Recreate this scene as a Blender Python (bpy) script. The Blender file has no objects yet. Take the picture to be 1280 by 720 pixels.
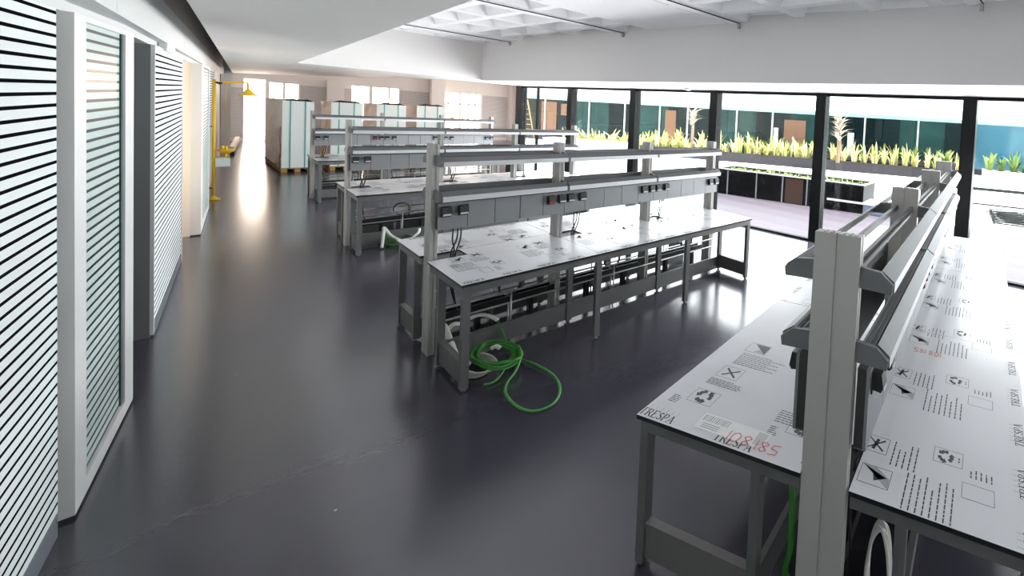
import bpy, math, random
from mathutils import Vector, Matrix
random.seed(7)
SC = bpy.context.scene
COL = SC.collection

# ------------------------------------------------------------------ materials
MATS = {}
def principled(name, col, rough=.5, metal=0., spec=.5, noise=None, bump=None):
    m = bpy.data.materials.new(name); m.use_nodes = True
    nt = m.node_tree; b = nt.nodes['Principled BSDF']
    b.inputs['Base Color'].default_value = (*col, 1)
    b.inputs['Roughness'].default_value = rough
    b.inputs['Metallic'].default_value = metal
    b.inputs['Specular IOR Level'].default_value = spec
    if noise:
        sc, amt = noise
        tc = nt.nodes.new('ShaderNodeTexCoord'); n = nt.nodes.new('ShaderNodeTexNoise')
        n.inputs['Scale'].default_value = sc; n.inputs['Detail'].default_value = 5
        nt.links.new(tc.outputs['Object'], n.inputs['Vector'])
        mx = nt.nodes.new('ShaderNodeMix'); mx.data_type = 'RGBA'
        mx.inputs[6].default_value = (*[c*(1-amt) for c in col], 1)
        mx.inputs[7].default_value = (*[min(1, c*(1+amt)) for c in col], 1)
        nt.links.new(n.outputs['Fac'], mx.inputs[0]); nt.links.new(mx.outputs[2], b.inputs['Base Color'])
    if bump:
        sc, st = bump
        tc = nt.nodes.new('ShaderNodeTexCoord'); n = nt.nodes.new('ShaderNodeTexNoise')
        n.inputs['Scale'].default_value = sc; n.inputs['Detail'].default_value = 4
        nt.links.new(tc.outputs['Object'], n.inputs['Vector'])
        bp = nt.nodes.new('ShaderNodeBump'); bp.inputs['Strength'].default_value = st; bp.inputs['Distance'].default_value = .02
        nt.links.new(n.outputs['Fac'], bp.inputs['Height']); nt.links.new(bp.outputs['Normal'], b.inputs['Normal'])
    MATS[name] = m
    return m

def stripe_mat(name, white, dark, pitch, frac, rough=.25, phase=0., spec=.25):
    m = principled(name, white, rough, spec=spec)
    nt = m.node_tree; b = nt.nodes['Principled BSDF']
    tc = nt.nodes.new('ShaderNodeTexCoord'); sp = nt.nodes.new('ShaderNodeSeparateXYZ')
    nt.links.new(tc.outputs['Object'], sp.inputs[0])
    a = nt.nodes.new('ShaderNodeMath'); a.operation = 'ADD'; a.inputs[1].default_value = 10*pitch + phase
    d = nt.nodes.new('ShaderNodeMath'); d.operation = 'DIVIDE'; d.inputs[1].default_value = pitch
    f = nt.nodes.new('ShaderNodeMath'); f.operation = 'FRACT'
    g = nt.nodes.new('ShaderNodeMath'); g.operation = 'LESS_THAN'; g.inputs[1].default_value = frac
    mx = nt.nodes.new('ShaderNodeMix'); mx.data_type = 'RGBA'
    mx.inputs[6].default_value = (*white, 1); mx.inputs[7].default_value = (*dark, 1)
    L = nt.links.new
    L(sp.outputs[2], a.inputs[0]); L(a.outputs[0], d.inputs[0]); L(d.outputs[0], f.inputs[0]); L(f.outputs[0], g.inputs[0])
    L(g.outputs[0], mx.inputs[0]); L(mx.outputs[2], b.inputs['Base Color'])
    return m

def glass_mat(name, tint, refl):
    m = bpy.data.materials.new(name); m.use_nodes = True; nt = m.node_tree; nt.nodes.clear()
    o = nt.nodes.new('ShaderNodeOutputMaterial'); t = nt.nodes.new('ShaderNodeBsdfTransparent'); g = nt.nodes.new('ShaderNodeBsdfGlossy')
    g.inputs['Roughness'].default_value = .02; t.inputs['Color'].default_value = (*tint, 1)
    lw_ = nt.nodes.new('ShaderNodeLayerWeight'); lw_.inputs['Blend'].default_value = .5
    pw_ = nt.nodes.new('ShaderNodeMath'); pw_.operation = 'POWER'; pw_.inputs[1].default_value = 4; nt.links.new(lw_.outputs['Facing'], pw_.inputs[0])
    fr = nt.nodes.new('ShaderNodeMath'); fr.operation = 'MULTIPLY_ADD'; fr.inputs[1].default_value = refl; fr.inputs[2].default_value = .02; nt.links.new(pw_.outputs[0], fr.inputs[0])
    mx = nt.nodes.new('ShaderNodeMixShader')
    nt.links.new(fr.outputs[0], mx.inputs[0]); nt.links.new(t.outputs[0], mx.inputs[1]); nt.links.new(g.outputs[0], mx.inputs[2])
    nt.links.new(mx.outputs[0], o.inputs['Surface']); MATS[name] = m
    return m

def plank_mat(name, col, width, axis=1, gap=.06, rough=.5):
    m = principled(name, col, rough)
    nt = m.node_tree; b = nt.nodes['Principled BSDF']; L = nt.links.new
    tc = nt.nodes.new('ShaderNodeTexCoord'); sp = nt.nodes.new('ShaderNodeSeparateXYZ'); L(tc.outputs['Object'], sp.inputs[0])
    d = nt.nodes.new('ShaderNodeMath'); d.operation = 'DIVIDE'; d.inputs[1].default_value = width; L(sp.outputs[axis], d.inputs[0])
    f = nt.nodes.new('ShaderNodeMath'); f.operation = 'FRACT'; L(d.outputs[0], f.inputs[0])
    g = nt.nodes.new('ShaderNodeMath'); g.operation = 'LESS_THAN'; g.inputs[1].default_value = gap; L(f.outputs[0], g.inputs[0])
    fl = nt.nodes.new('ShaderNodeMath'); fl.operation = 'FLOOR'; L(d.outputs[0], fl.inputs[0])
    wn = nt.nodes.new('ShaderNodeTexWhiteNoise'); wn.noise_dimensions = '1D'; L(fl.outputs[0], wn.inputs['W'])
    m1 = nt.nodes.new('ShaderNodeMix'); m1.data_type = 'RGBA'
    m1.inputs[6].default_value = (*[c*.85 for c in col], 1); m1.inputs[7].default_value = (*[min(1, c*1.1) for c in col], 1); L(wn.outputs['Value'], m1.inputs[0])
    m2 = nt.nodes.new('ShaderNodeMix'); m2.data_type = 'RGBA'; m2.inputs[7].default_value = (*[c*.35 for c in col], 1)
    L(g.outputs[0], m2.inputs[0]); L(m1.outputs[2], m2.inputs[6]); L(m2.outputs[2], b.inputs['Base Color'])
    return m

def leaf_mat(name, c1, c2):
    m = principled(name, c1, .45); nt = m.node_tree; b = nt.nodes['Principled BSDF']
    oi = nt.nodes.new('ShaderNodeObjectInfo'); tc = nt.nodes.new('ShaderNodeTexCoord'); n = nt.nodes.new('ShaderNodeTexNoise'); n.inputs['Scale'].default_value = 5
    ad = nt.nodes.new('ShaderNodeMath'); ad.operation = 'ADD'; mu = nt.nodes.new('ShaderNodeMath'); mu.operation = 'MULTIPLY'; mu.inputs[1].default_value = .5
    nt.links.new(tc.outputs['Object'], n.inputs['Vector'])
    nt.links.new(oi.outputs['Random'], ad.inputs[0]); nt.links.new(n.outputs['Fac'], ad.inputs[1]); nt.links.new(ad.outputs[0], mu.inputs[0])
    mx = nt.nodes.new('ShaderNodeMix'); mx.data_type = 'RGBA'; mx.inputs[6].default_value = (*c1, 1); mx.inputs[7].default_value = (*c2, 1)
    nt.links.new(mu.outputs[0], mx.inputs[0]); nt.links.new(mx.outputs[2], b.inputs['Base Color'])
    return m

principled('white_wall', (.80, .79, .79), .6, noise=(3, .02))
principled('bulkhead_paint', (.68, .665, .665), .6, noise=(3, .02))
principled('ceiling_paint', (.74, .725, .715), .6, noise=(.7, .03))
principled('waffle_paint', (.94, .94, .95), .7)
principled('fascia_white', (.64, .65, .65), .45)
principled('slot_dark', (.55, .53, .51), .7)
principled('jamb_grey', (.20, .205, .21), .5)
principled('cream_jamb', (.93, .86, .76), .5)
principled('skirt_grey', (.16, .18, .20), .35)
principled('white_frame', (.74, .74, .73), .4)
principled('white_frame_end', (.75, .745, .73), .45)
stripe_mat('film_stripes', (.76, .79, .785), (.006, .006, .008), .0575, .285, .6, phase=.012, spec=.0)
stripe_mat('film_stripes_glass', (.58, .68, .66), (.008, .016, .016), .0575, .31, .3, spec=.1)
stripe_mat('film_stripes_back', (.60, .60, .62), (.34, .34, .36), .06, .35, .4)
principled('glass_edge', (.02, .07, .06), .1)
principled('black_metal', (.006, .007, .008), .35, spec=.2)
principled('post_metal', (.41, .40, .38), .38, .1)
principled('post_slot', (.10, .10, .10), .5)
principled('shelf_metal', (.135, .138, .142), .5, .15)
principled('shelf_lip', (.55, .56, .57), .4, .2)
principled('trunk_metal', (.225, .23, .24), .42, .3)
principled('trunk_gap', (.03, .03, .03), .6)
principled('leg_metal', (.155, .155, .155), .40, .35)
principled('plinth_taupe', (.145, .138, .132), .5)
principled('black_plastic', (.012, .012, .013), .4)
principled('socket_label', (.55, .56, .57), .4)
principled('red_label', (.40, .03, .05), .4)
principled('film_white', (.66, .665, .69), .2, noise=(6, .03), bump=(5, .05))
principled('laminate_core', (.012, .012, .012), .35)
principled('print_ink', (.035, .035, .04), .5)
principled('print_grey', (.35, .36, .37), .5)
principled('sticker_white', (.72, .72, .72), .4)
principled('red_marker', (.62, .10, .09), .5)
principled('cable_black', (.015, .015, .015), .45)
principled('pipe_grey', (.42, .43, .44), .35, .4)
principled('hose_green', (.05, .25, .035), .35)
principled('hose_white', (.72, .71, .67), .45)
principled('shower_yellow', (.86, .52, .02), .35)
principled('mint_plastic', (.70, .80, .77), .4)
principled('wrap_white', (.88, .93, .91), .3, bump=(3, .3), noise=(2.5, .05))
principled('wrap_side', (.86, .75, .67), .45, bump=(9, .5), noise=(6, .25))
principled('wrap_brown', (.72, .50, .40), .5, bump=(9, .6), noise=(14, .4))
principled('strap_green', (.10, .45, .38), .4)
principled('pallet_wood', (.42, .25, .10), .7, noise=(6, .3))
principled('wood_block', (.70, .62, .52), .6)
principled('far_warm_wall', (.88, .80, .70), .7)
principled('brown_wood', (.13, .055, .025), .6, noise=(8, .25))
principled('paving_white', (.86, .86, .87), .6, noise=(1.5, .04))
plank_mat('deck_planks', (.095, .078, .10), .14, axis=0)
principled('planter_black', (.004, .004, .005), .4, spec=.1)
principled('planter_rim', (.55, .56, .57), .4, .5)
principled('planter_grey', (.022, .019, .023), .4, spec=.2)
principled('planter_brown', (.07, .03, .018), .5)
principled('soil', (.10, .075, .06), .9, noise=(20, .6))
principled('low_wall_paint', (.24, .29, .40), .5)
principled('facade_white', (.88, .89, .89), .5)
principled('facade_band', (.28, .55, .58), .25)
principled('facade_teal', (.008, .032, .030), .08, spec=.15, noise=(.8, .7))
principled('facade_dark', (.002, .007, .008), .08, spec=.12, noise=(.6, .6))
principled('facade_sky_tint', (.03, .10, .14), .06, spec=.4, noise=(.6, .6))  # sky reflection put into the glass colour of the right-hand bays
principled('mullion_steel', (.45, .48, .50), .3, .6)
principled('ladder_wood', (.30, .16, .06), .6)
leaf_mat('leaf_yellow', (.20, .25, .03), (.72, .62, .30))
leaf_mat('leaf_green', (.03, .08, .015), (.20, .26, .05))
leaf_mat('leaf_pale', (.40, .30, .18), (.8, .7, .55))
principled('bark', (.12, .08, .05), .8)
glass_mat('window_glass', (.95, .98, .97), .35)
# epoxy floor
m = principled('epoxy_floor', (.030, .032, .040), .2, spec=1.0)
nt = m.node_tree; b = nt.nodes['Principled BSDF']; L = nt.links.new
tc = nt.nodes.new('ShaderNodeTexCoord')
n1 = nt.nodes.new('ShaderNodeTexNoise'); n1.inputs['Scale'].default_value = 1.2; n1.inputs['Detail'].default_value = 8; L(tc.outputs['Object'], n1.inputs['Vector'])
n2 = nt.nodes.new('ShaderNodeTexNoise'); n2.inputs['Scale'].default_value = 28; n2.inputs['Detail'].default_value = 4; L(tc.outputs['Object'], n2.inputs['Vector'])
mr = nt.nodes.new('ShaderNodeMapRange'); mr.inputs[3].default_value = .180; mr.inputs[4].default_value = .195; L(n1.outputs['Fac'], mr.inputs[0]); L(mr.outputs[0], b.inputs['Roughness'])
mx = nt.nodes.new('ShaderNodeMix'); mx.data_type = 'RGBA'; mx.inputs[6].default_value = (.040, .039, .052, 1); mx.inputs[7].default_value = (.056, .053, .070, 1); L(n1.outputs['Fac'], mx.inputs[0])
vo = nt.nodes.new('ShaderNodeTexVoronoi'); vo.inputs['Scale'].default_value = 2.6; L(tc.outputs['Object'], vo.inputs['Vector'])
lt = nt.nodes.new('ShaderNodeMath'); lt.operation = 'LESS_THAN'; lt.inputs[1].default_value = .018; L(vo.outputs['Distance'], lt.inputs[0])
m3 = nt.nodes.new('ShaderNodeMix'); m3.data_type = 'RGBA'; m3.inputs[7].default_value = (.2, .2, .2, 1); L(lt.outputs[0], m3.inputs[0]); L(mx.outputs[2], m3.inputs[6]); L(m3.outputs[2], b.inputs['Base Color'])
bp = nt.nodes.new('ShaderNodeBump'); bp.inputs['Strength'].default_value = .04; bp.inputs['Distance'].default_value = .01; L(n2.outputs['Fac'], bp.inputs['Height']); L(bp.outputs['Normal'], b.inputs['Normal'])

# ------------------------------------------------------------------ mesh builder
class MB:
    def __init__(s): s.v = []; s.f = []; s.m = []; s.sm = []
    def face(s, idx, m=0, smooth=False): s.f.append(tuple(idx)); s.m.append(m); s.sm.append(smooth)
    def add(s, pts): 
        k = len(s.v); s.v += [tuple(p) for p in pts]; return k
    def box(s, x0, x1, y0, y1, z0, z1, m=0, mtop=None):
        if x1 < x0: x0, x1 = x1, x0
        if y1 < y0: y0, y1 = y1, y0
        k = s.add([(x0,y0,z0),(x1,y0,z0),(x1,y1,z0),(x0,y1,z0),(x0,y0,z1),(x1,y0,z1),(x1,y1,z1),(x0,y1,z1)])
        for i, q in enumerate([(3,2,1,0),(4,5,6,7),(0,1,5,4),(1,2,6,5),(2,3,7,6),(3,0,4,7)]):
            s.face([k+j for j in q], mtop if (i == 1 and mtop is not None) else m)
        return s
    def prism(s, poly, z0, z1, m=0):           # poly in xy (counter-clockwise)
        n = len(poly); k = s.add([(x,y,z0) for x,y in poly] + [(x,y,z1) for x,y in poly])
        s.face([k+i for i in range(n)][::-1], m); s.face([k+n+i for i in range(n)], m)
        for i in range(n): j = (i+1) % n; s.face((k+i, k+j, k+n+j, k+n+i), m)
        return s
    def extr(s, poly, u0, u1, m=0, mf=None):            # poly in (y,z), extruded along x
        n = len(poly); k = s.add([(u0,a,b_) for a,b_ in poly] + [(u1,a,b_) for a,b_ in poly])
        s.face([k+i for i in range(n)][::-1], m); s.face([k+n+i for i in range(n)], m)
        for i in range(n): j = (i+1) % n; s.face((k+i, k+j, k+n+j, k+n+i), (mf or {}).get(i, m))
        return s
    def tube(s, pts, r, seg=8, m=0, closed=False):
        pts = [Vector(p) for p in pts]; n = len(pts); rings = []
        up = Vector((0,0,1)); prev = None
        for i, p in enumerate(pts):
            a = pts[i-1] if (i or closed) else p; c = pts[(i+1) % n] if (i < n-1 or closed) else p
            t = (c-a).normalized()
            if prev is None:
                ref = up if abs(t.z) < .9 else Vector((1,0,0)); nn = (ref - t*ref.dot(t)).normalized()
            else: nn = (prev - t*prev.dot(t)).normalized()
            prev = nn; bb = t.cross(nn); rr = r[i] if isinstance(r, (list, tuple)) else r
            rings.append(s.add([p + nn*math.cos(2*math.pi*q/seg)*rr + bb*math.sin(2*math.pi*q/seg)*rr for q in range(seg)]))
        for i in range(n if closed else n-1):
            a, c = rings[i], rings[(i+1) % n]
            for q in range(seg): w = (q+1) % seg; s.face((a+q, a+w, c+w, c+q), m, True)
        if not closed:
            s.face([rings[0]+q for q in range(seg)][::-1], m); s.face([rings[-1]+q for q in range(seg)], m)
        return s
    def lathe(s, cx, cy, prof, seg=20, m=0):
        rings = [s.add([(cx+r*math.cos(2*math.pi*q/seg), cy+r*math.sin(2*math.pi*q/seg), z) for q in range(seg)]) for r, z in prof]
        for a, c in zip(rings, rings[1:]):
            for q in range(seg): w = (q+1) % seg; s.face((a+q, a+w, c+w, c+q), m, True)
        s.face([rings[0]+q for q in range(seg)][::-1], m); s.face([rings[-1]+q for q in range(seg)], m)
        return s
    def build(s, name, mats, parent=None):
        if isinstance(mats, str): mats = [mats]
        me = bpy.data.meshes.new(name); me.from_pydata(s.v, [], s.f)
        for mm in mats: me.materials.append(MATS[mm])
        me.polygons.foreach_set('material_index', s.m); me.polygons.foreach_set('use_smooth', s.sm); me.update()
        o = bpy.data.objects.new(name, me); COL.objects.link(o)
        if parent is not None: o.parent = parent
        return o

def spline(pts, n=8, closed=False):
    P = [Vector(p) for p in pts]; out = []; N = len(P)
    for i in range(N if closed else N-1):
        g = lambda k: P[k % N] if closed else P[max(0, min(N-1, k))]
        a, b_, c, d = g(i-1), g(i), g(i+1), g(i+2)
        for j in range(n):
            t = j/n
            out.append(.5*((2*b_) + (c-a)*t + (2*a-5*b_+4*c-d)*t*t + (-a+3*b_-3*c+d)*t**3))
    if not closed: out.append(P[-1])
    return out

def tag(o, label, cat, group=None, kind=None):
    if label: o['label'] = label
    if cat: o['category'] = cat
    if group: o['group'] = group
    if kind: o['kind'] = kind
    return o
def thing(name, label, cat, loc=(0,0,0), rz=0, group=None):
    o = bpy.data.objects.new(name, None); COL.objects.link(o); o.location = loc; o.rotation_euler = (0,0,rz); o.empty_display_size = .2
    return tag(o, label, cat, group)
def struct(mb, name, mats):
    o = mb.build(name, mats); o['kind'] = 'structure'; return o
def copy_tree(o, parent=None):
    c = o.copy(); COL.objects.link(c)
    if parent is not None: c.parent = parent
    for ch in list(o.children): copy_tree(ch, c)
    return c

# ------------------------------------------------------------------ camera
CAM = (0, 0, 2.389)
Rv = Vector((0.50671028, -0.85994601, 0.0611355)); Uv = Vector((-0.002563, 0.06941035, 0.9975849)); Fv = Vector((0.8621126, 0.50564321, -0.03296689))
cd = bpy.data.cameras.new('camera'); co = bpy.data.objects.new('camera', cd); COL.objects.link(co)
M = Matrix((Rv, Uv, -Fv)).transposed().to_4x4(); M.translation = CAM; co.matrix_world = M
cd.sensor_width = 36; cd.lens = 508.707/1280*36
cd.shift_x = (640-1065.164)/1280; cd.shift_y = (171.498-360)/1280
cd.clip_start = .05; cd.clip_end = 300
SC.camera = co

# ------------------------------------------------------------------ setting geometry helpers
def dl(y): return -.225 + .092*(y-4.6)          # sliding-door plane on the left
def pl(y): return -.033 + .060*(y-7.4)          # panel plane further on
def fl(y): return 1.27 - .056*(y-30.06) if False else 1.27 + .056*(y-30.06)
def cl(y): return 1.474 + .056*(y-30.06)
def wl(y): return 5.957 + .059*(16.076-y)       # window line
def sl(y): return 4.442 + .045*(14.386-y)       # bulkhead face
def fx(y): return .95 + .05*(y-4.3)             # coffer left edge
YB = -5.0
def seg(f, y0, y1, z0, z1, t, mb=None, off=0., m=0):
    mb = mb or MB(); a, c = f(y0)+off, f(y1)+off
    mb.prism([(a-t, y0), (a, y0), (c, y1), (c-t, y1)], z0, z1, m); return mb

# floor, terrace
mb = MB(); mb.prism([(-3, YB), (wl(YB)+.05, YB), (wl(16.1)+.05, 16.1), (11.75, 32.2), (-3, 32.2)], -.1, 0); struct(mb, 'floor', 'epoxy_floor')
mb = MB(); mb.prism([(wl(YB)+.051, YB-5), (45, YB-5), (45, 70), (11.77, 70), (11.77, 32.2), (wl(16.1)+.051, 16.1)], -.14, -.06); struct(mb, 'floor_terrace', 'paving_white')
mb = MB(); mb.prism([(wl(YB)+.052, YB), (9.9+.1*10, YB), (9.2, 10.4), (8.4, 16), (wl(16)+.052, 16)], -.06, -.012); struct(mb, 'floor_deck', 'deck_planks')
mb = MB(); mb.prism([(-6, 32.21), (11.76, 32.21), (11.76, 60), (-6, 60)], -.14, -.02); struct(mb, 'floor_outside', 'paving_white')

# left wall: film striped panels, sliding doors, jambs
def pa(y): return dl(y)-.03
mb = seg(pa, YB, 4.5, .12, 2.72, .04); struct(mb, 'window_1', 'film_stripes')
mb = seg(pa, YB, 4.47, 0, .12, .05, off=.004); struct(mb, 'baseboard_left', 'skirt_grey')
# door 1 : frame + glass (closed leaf standing proud)
d1 = seg(dl, 4.6, 4.80, .02, 2.72, .045)
seg(dl, 5.74, 6.0, .02, 2.72, .045, d1); seg(dl, 4.80, 5.74, .02, .115, .045, d1); seg(dl, 4.80, 5.74, 2.69, 2.72, .045, d1)
d1 = struct(d1, 'door_1', 'white_frame')
e = seg(dl, 4.585, 4.6, .02, 2.72, .06, off=.0).build('door_edge', 'white_frame_end', d1)
g = seg(dl, 4.80, 5.74, .115, 2.69, .012, off=-.015).build('door_glass', 'film_stripes_glass', d1)
g2 = seg(dl, 5.69, 5.74, .115, 2.69, .02, off=-.008).build('glass_edge', 'glass_edge', d1)
# wall returns of the opening, panel two
mb = MB()
mb.prism([(-2.2, 7.42), (pl(7.42)-.012, 7.42), (pl(10.4)-.012, 10.4), (-2.2, 10.4)], 0, 2.72); struct(mb, 'wall_left', 'jamb_grey')
mb = seg(pl, 7.44, 10.40, .10, 2.70, .012, off=.002); struct(mb, 'window_2', 'film_stripes')
tr = MB(); seg(pl, 7.42, 7.46, .02, 2.72, .02, tr, off=.008); seg(pl, 10.36, 10.42, .02, 2.72, .02, tr, off=.008); seg(pl, 7.46, 10.36, 2.69, 2.72, .02, tr, off=.008); struct(tr, 'trim_1', 'white_frame')
mb = seg(pl, 7.46, 10.36, 0, .10, .02, off=.006); struct(mb, 'baseboard_left_far', 'skirt_grey')
mb = MB(); mb.prism([(-2.2, 12.0), (pl(12)+.0, 12.0), (pl(14.0)-.03, 14.0), (pl(20.2)-.03, 20.2), (-2.2, 20.2)], 0, 2.72); struct(mb, 'wall_left_far', 'cream_jamb')
d2 = seg(pl, 11.98, 12.35, .02, 2.70, .09, off=.09)
seg(pl, 12.35, 14.3, .02, .10, .05, d2, off=.09); seg(pl, 12.35, 14.3, 2.66, 2.70, .05, d2, off=.09); seg(pl, 14.3, 14.5, .02, 2.70, .05, d2, off=.09)
d2 = struct(d2, 'door_2', 'white_frame')
seg(pl, 12.35, 14.3, .10, 2.66, .012, off=.075).build('door_glass', 'film_stripes_glass', d2)
seg(pl, 12.34, 12.42, .10, 2.66, .02, off=.088).build('glass_edge', 'glass_edge', d2)
mb = seg(pl, 14.55, 20.0, .10, 2.70, .02, off=.0); struct(mb, 'window_3', 'film_stripes')
mb = seg(pl, 14.55, 20.0, 0, .10, .02, off=.004); struct(mb, 'baseboard_left_end', 'skirt_grey')
mb = seg(pl, 20.2, 32, 0, 2.76, .2); 
struct(mb, 'wall_left_end', 'white_wall')
mb = MB(); mb.prism([(pl(24.4)+.01, 24.4), (pl(24.4)+.19, 24.4), (pl(24.4)+.19, 24.8), (pl(24.4)+.01, 24.8)], 0, 2.76); struct(mb, 'trim_2', 'white_wall')
# rooms behind the openings
mb = MB(); mb.prism([(-2.4, YB), (-2.2, YB), (-2.2, 32), (-2.4, 32)], 0, 3.9); struct(mb, 'wall_left_room', 'jamb_grey')
# head above panels + fascia with a recess above it
mb = MB()
mb.prism([(-2.2, YB), (pa(YB)+.0, YB), (dl(6.0)-.03, 6.0), (pl(7.42)-.02, 7.42), (pl(20.2)-.02, 20.2), (pl(32)-.02, 32), (-2.2, 32)], 2.72, 2.776); struct(mb, 'wall_left_head', 'fascia_white')
fa = MB()
ys = [YB, 5.05, 10.2, 15.5, 21, 32]
for a, c in zip(ys, ys[1:]): seg(fl, a+.006, c-.002, 2.776, 3.148, .35, fa)
fa = struct(fa, 'wall_left_fascia', 'fascia_white')
mb = seg(fl, YB, 32, 3.148, 4.0, .3, off=-.03); struct(mb, 'wall_left_upper', 'slot_dark')
mb = MB(); mb.prism([(-2.2, YB), (cl(YB)+.02, YB), (cl(32)+.02, 32), (-2.2, 32)], 3.9, 4.0); struct(mb, 'ceiling_slot', 'slot_dark')
li = thing('emergency_light', 'small white emergency light fixed under the white fascia above the left panels', 'light fitting', (.040, 8.5, 2.70), -.056)
hb = MB(); hb.box(-.022, .022, -.45, .45, .035, .0755); hb.build('lamp_housing', 'white_frame', li)
hb = MB(); hb.box(-.018, .018, -.42, .42, .0, .035); hb.build('lamp_diffuser', 'sticker_white', li)

# ceiling: low slabs round a coffer
mb = MB(); mb.prism([(cl(YB), YB), (fx(YB), YB), (fx(14.4), 14.4), (cl(14.4), 14.4)], 2.95, 4.2)
mb.prism([(cl(14.4), 14.4), (sl(14.4)+.2, 14.4), (sl(14.4)+.2, 15.0), (3.75, 18.3), (3.02, 24.8), (1.62, 32.0), (cl(32)-.0, 32)], 2.95, 4.2)
mb.prism([(fx(-3), YB), (sl(-3), YB), (sl(-3), -3), (fx(-3), -3)], 2.95, 4.2)
struct(mb, 'ceiling', 'ceiling_paint')
mb = MB(); mb.prism([(-2, 14.9), (6.1, 14.9), (6.1, 16.2), (11.85, 32.25), (-2, 32.25)], 4.21, 4.3); struct(mb, 'ceiling_far', 'ceiling_paint')
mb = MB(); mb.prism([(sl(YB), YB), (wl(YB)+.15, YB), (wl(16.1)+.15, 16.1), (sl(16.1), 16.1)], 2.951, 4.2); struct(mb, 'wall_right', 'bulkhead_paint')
# waffle
wx = [(.35+.57*i, .35+.57*i+.45) for i in range(0, 9)]
wy = [(-2.9,-1.9), (-1.7,-.7), (-.5,.5), (.7,1.7), (1.9,2.6), (2.75,3.85), (4.02,4.98), (5.25,5.47), (7.45,8.12), (8.62,9.72), (9.88,10.98), (11.12,12.2), (12.42,12.62), (13.1,13.5), (13.75,14.3)]
def waffle():
    mb = MB(); Z = 3.95; H = .26
    def X(x, y): return x + .045*(14.386-y)*.7 - .18
    xe = [-.2] + [e for p in wx for e in p] + [6.0]; ye = [-3.2] + [e for p in wy for e in p] + [14.6]
    for j in range(len(ye)-1):
        for i in range(len(xe)-1):
            x0, x1, y0, y1 = xe[i], xe[i+1], ye[j], ye[j+1]
            c = [(X(x0,y0), y0), (X(x0,y1), y1), (X(x1,y1), y1), (X(x1,y0), y0)]
            if i % 2 == 1 and j % 2 == 1:
                s = .11; sy = min(.16, (y1-y0)*.3)
                t = [(X(x0+s,y0+sy), y0+sy), (X(x0+s,y1-sy), y1-sy), (X(x1-s,y1-sy), y1-sy), (X(x1-s,y0+sy), y0+sy)]
                h = H if y1-y0 > .4 else .08
                k = mb.add([(x,y,Z) for x,y in c] + [(x,y,Z+h) for x,y in t])
                for q in range(4): w = (q+1) % 4; mb.face((k+q, k+w, k+4+w, k+4+q))
                mb.face((k+4, k+5, k+6, k+7))
            else:
                k = mb.add([(x,y,Z) for x,y in c]); mb.face((k,k+1,k+2,k+3))
    return mb
struct(waffle(), 'ceiling_waffle', 'waffle_paint')
mb = MB(); mb.box(-1, 7, YB, 14.9, 4.22, 4.3); struct(mb, 'ceiling_roof', 'waffle_paint')
for (yy, lab) in [(12.9, 'thin ceiling track nearest the far end of the coffer'), (8.28, 'thin ceiling track across the coffers, second from the far end'), (5.2, 'thin ceiling track beside the flat ceiling strip'), (1.32, 'thin ceiling track ending at the grey bracket on the bulkhead')]:
    t = thing('ceiling_track', lab, 'ceiling track', (0, yy, 3.9), 0, 'tracks under the coffered ceiling')
    r = MB(); r.box(fx(yy)+.02, sl(yy)-.02, -.09, .09, .02, .05); r.build('track_cover', 'waffle_paint', t)
    r = MB(); r.box(fx(yy)+.02, sl(yy)-.02, -.100, -.092, .012, .028); r.build('track_rail', 'planter_grey', t)
    r = MB(); r.box(sl(yy)-.05, sl(yy)-.012, -.10, -.06, -.06, .02); r.build('end_bracket', 'pipe_grey', t)

# back wall behind the camera
mb = MB(); mb.box(-2.2, 7.3, YB-.2, YB, 0, 4.2); struct(mb, 'wall_front', 'white_wall')

# far wall with openings
fw = MB(); Yf = 32.0
def wbox(x0, x1, z0, z1, mb=fw, m=0): mb.box(x0, x1, Yf, Yf+.25, z0, z1, m)
wbox(-2.2, 1.86, 0, 4.2); wbox(1.86, 2.40, 2.74, 4.2); wbox(2.40, 2.50, 0, 4.2); wbox(2.50, 4.87, 2.64, 4.2)
wbox(2.50, 3.28, 0, 1.2); wbox(3.28, 4.87, 0, 2.64)
wbox(4.87, 6.47, 0, 1.0); wbox(4.87, 11.8, 2.76, 4.2); wbox(6.47, 8.15, 0, 2.76); wbox(8.15, 9.85, 0, .12); wbox(9.85, 11.8, 0, 2.76)
struct(fw, 'wall_back', 'white_wall')
sp = MB()
for x0, x1, z0, z1 in [(1.40, 1.84, .18, 2.34), (3.34, 4.08, .2, 2.6), (4.56, 4.85, .2, 2.6), (6.55, 7.6, .2, 2.7), (9.95, 11.15, .2, 2.72)]: sp.box(x0, x1, Yf-.03, Yf-.002, z0, z1)
struct(sp, 'wall_back_panels', 'film_stripes_back')
cm = MB()
for x0, x1 in [(4.08, 4.56), (7.62, 8.15), (11.2, 11.66)]: cm.box(x0, x1, Yf-.5, Yf-.01, 0, 2.95 if x0 < 5 else 4.2)
struct(cm, 'trim_3', 'white_wall')
# frames in the far openings
f1 = MB()
for xx in (8.4, 9.3, 9.6): f1.box(xx, xx+.06, Yf+.05, Yf+.15, .12, 2.76)
f1.box(8.15, 9.85, Yf+.05, Yf+.15, 2.1, 2.16)
for x0, x1, z0, z1 in [(2.86, 2.92, 1.2, 2.64), (5.45, 5.56, 1.0, 2.76), (6.1, 6.16, 1.0, 2.76), (8.9, 8.98, .1, 2.76), (2.5, 3.28, 1.2, 1.26)]: f1.box(x0, x1, Yf+.05, Yf+.15, z0, z1)
struct(f1, 'window_4', 'white_frame')
mb = MB(); mb.box(-6, 16, 44, 44.4, -.02, 7); struct(mb, 'wall_outside', 'far_warm_wall')

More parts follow.
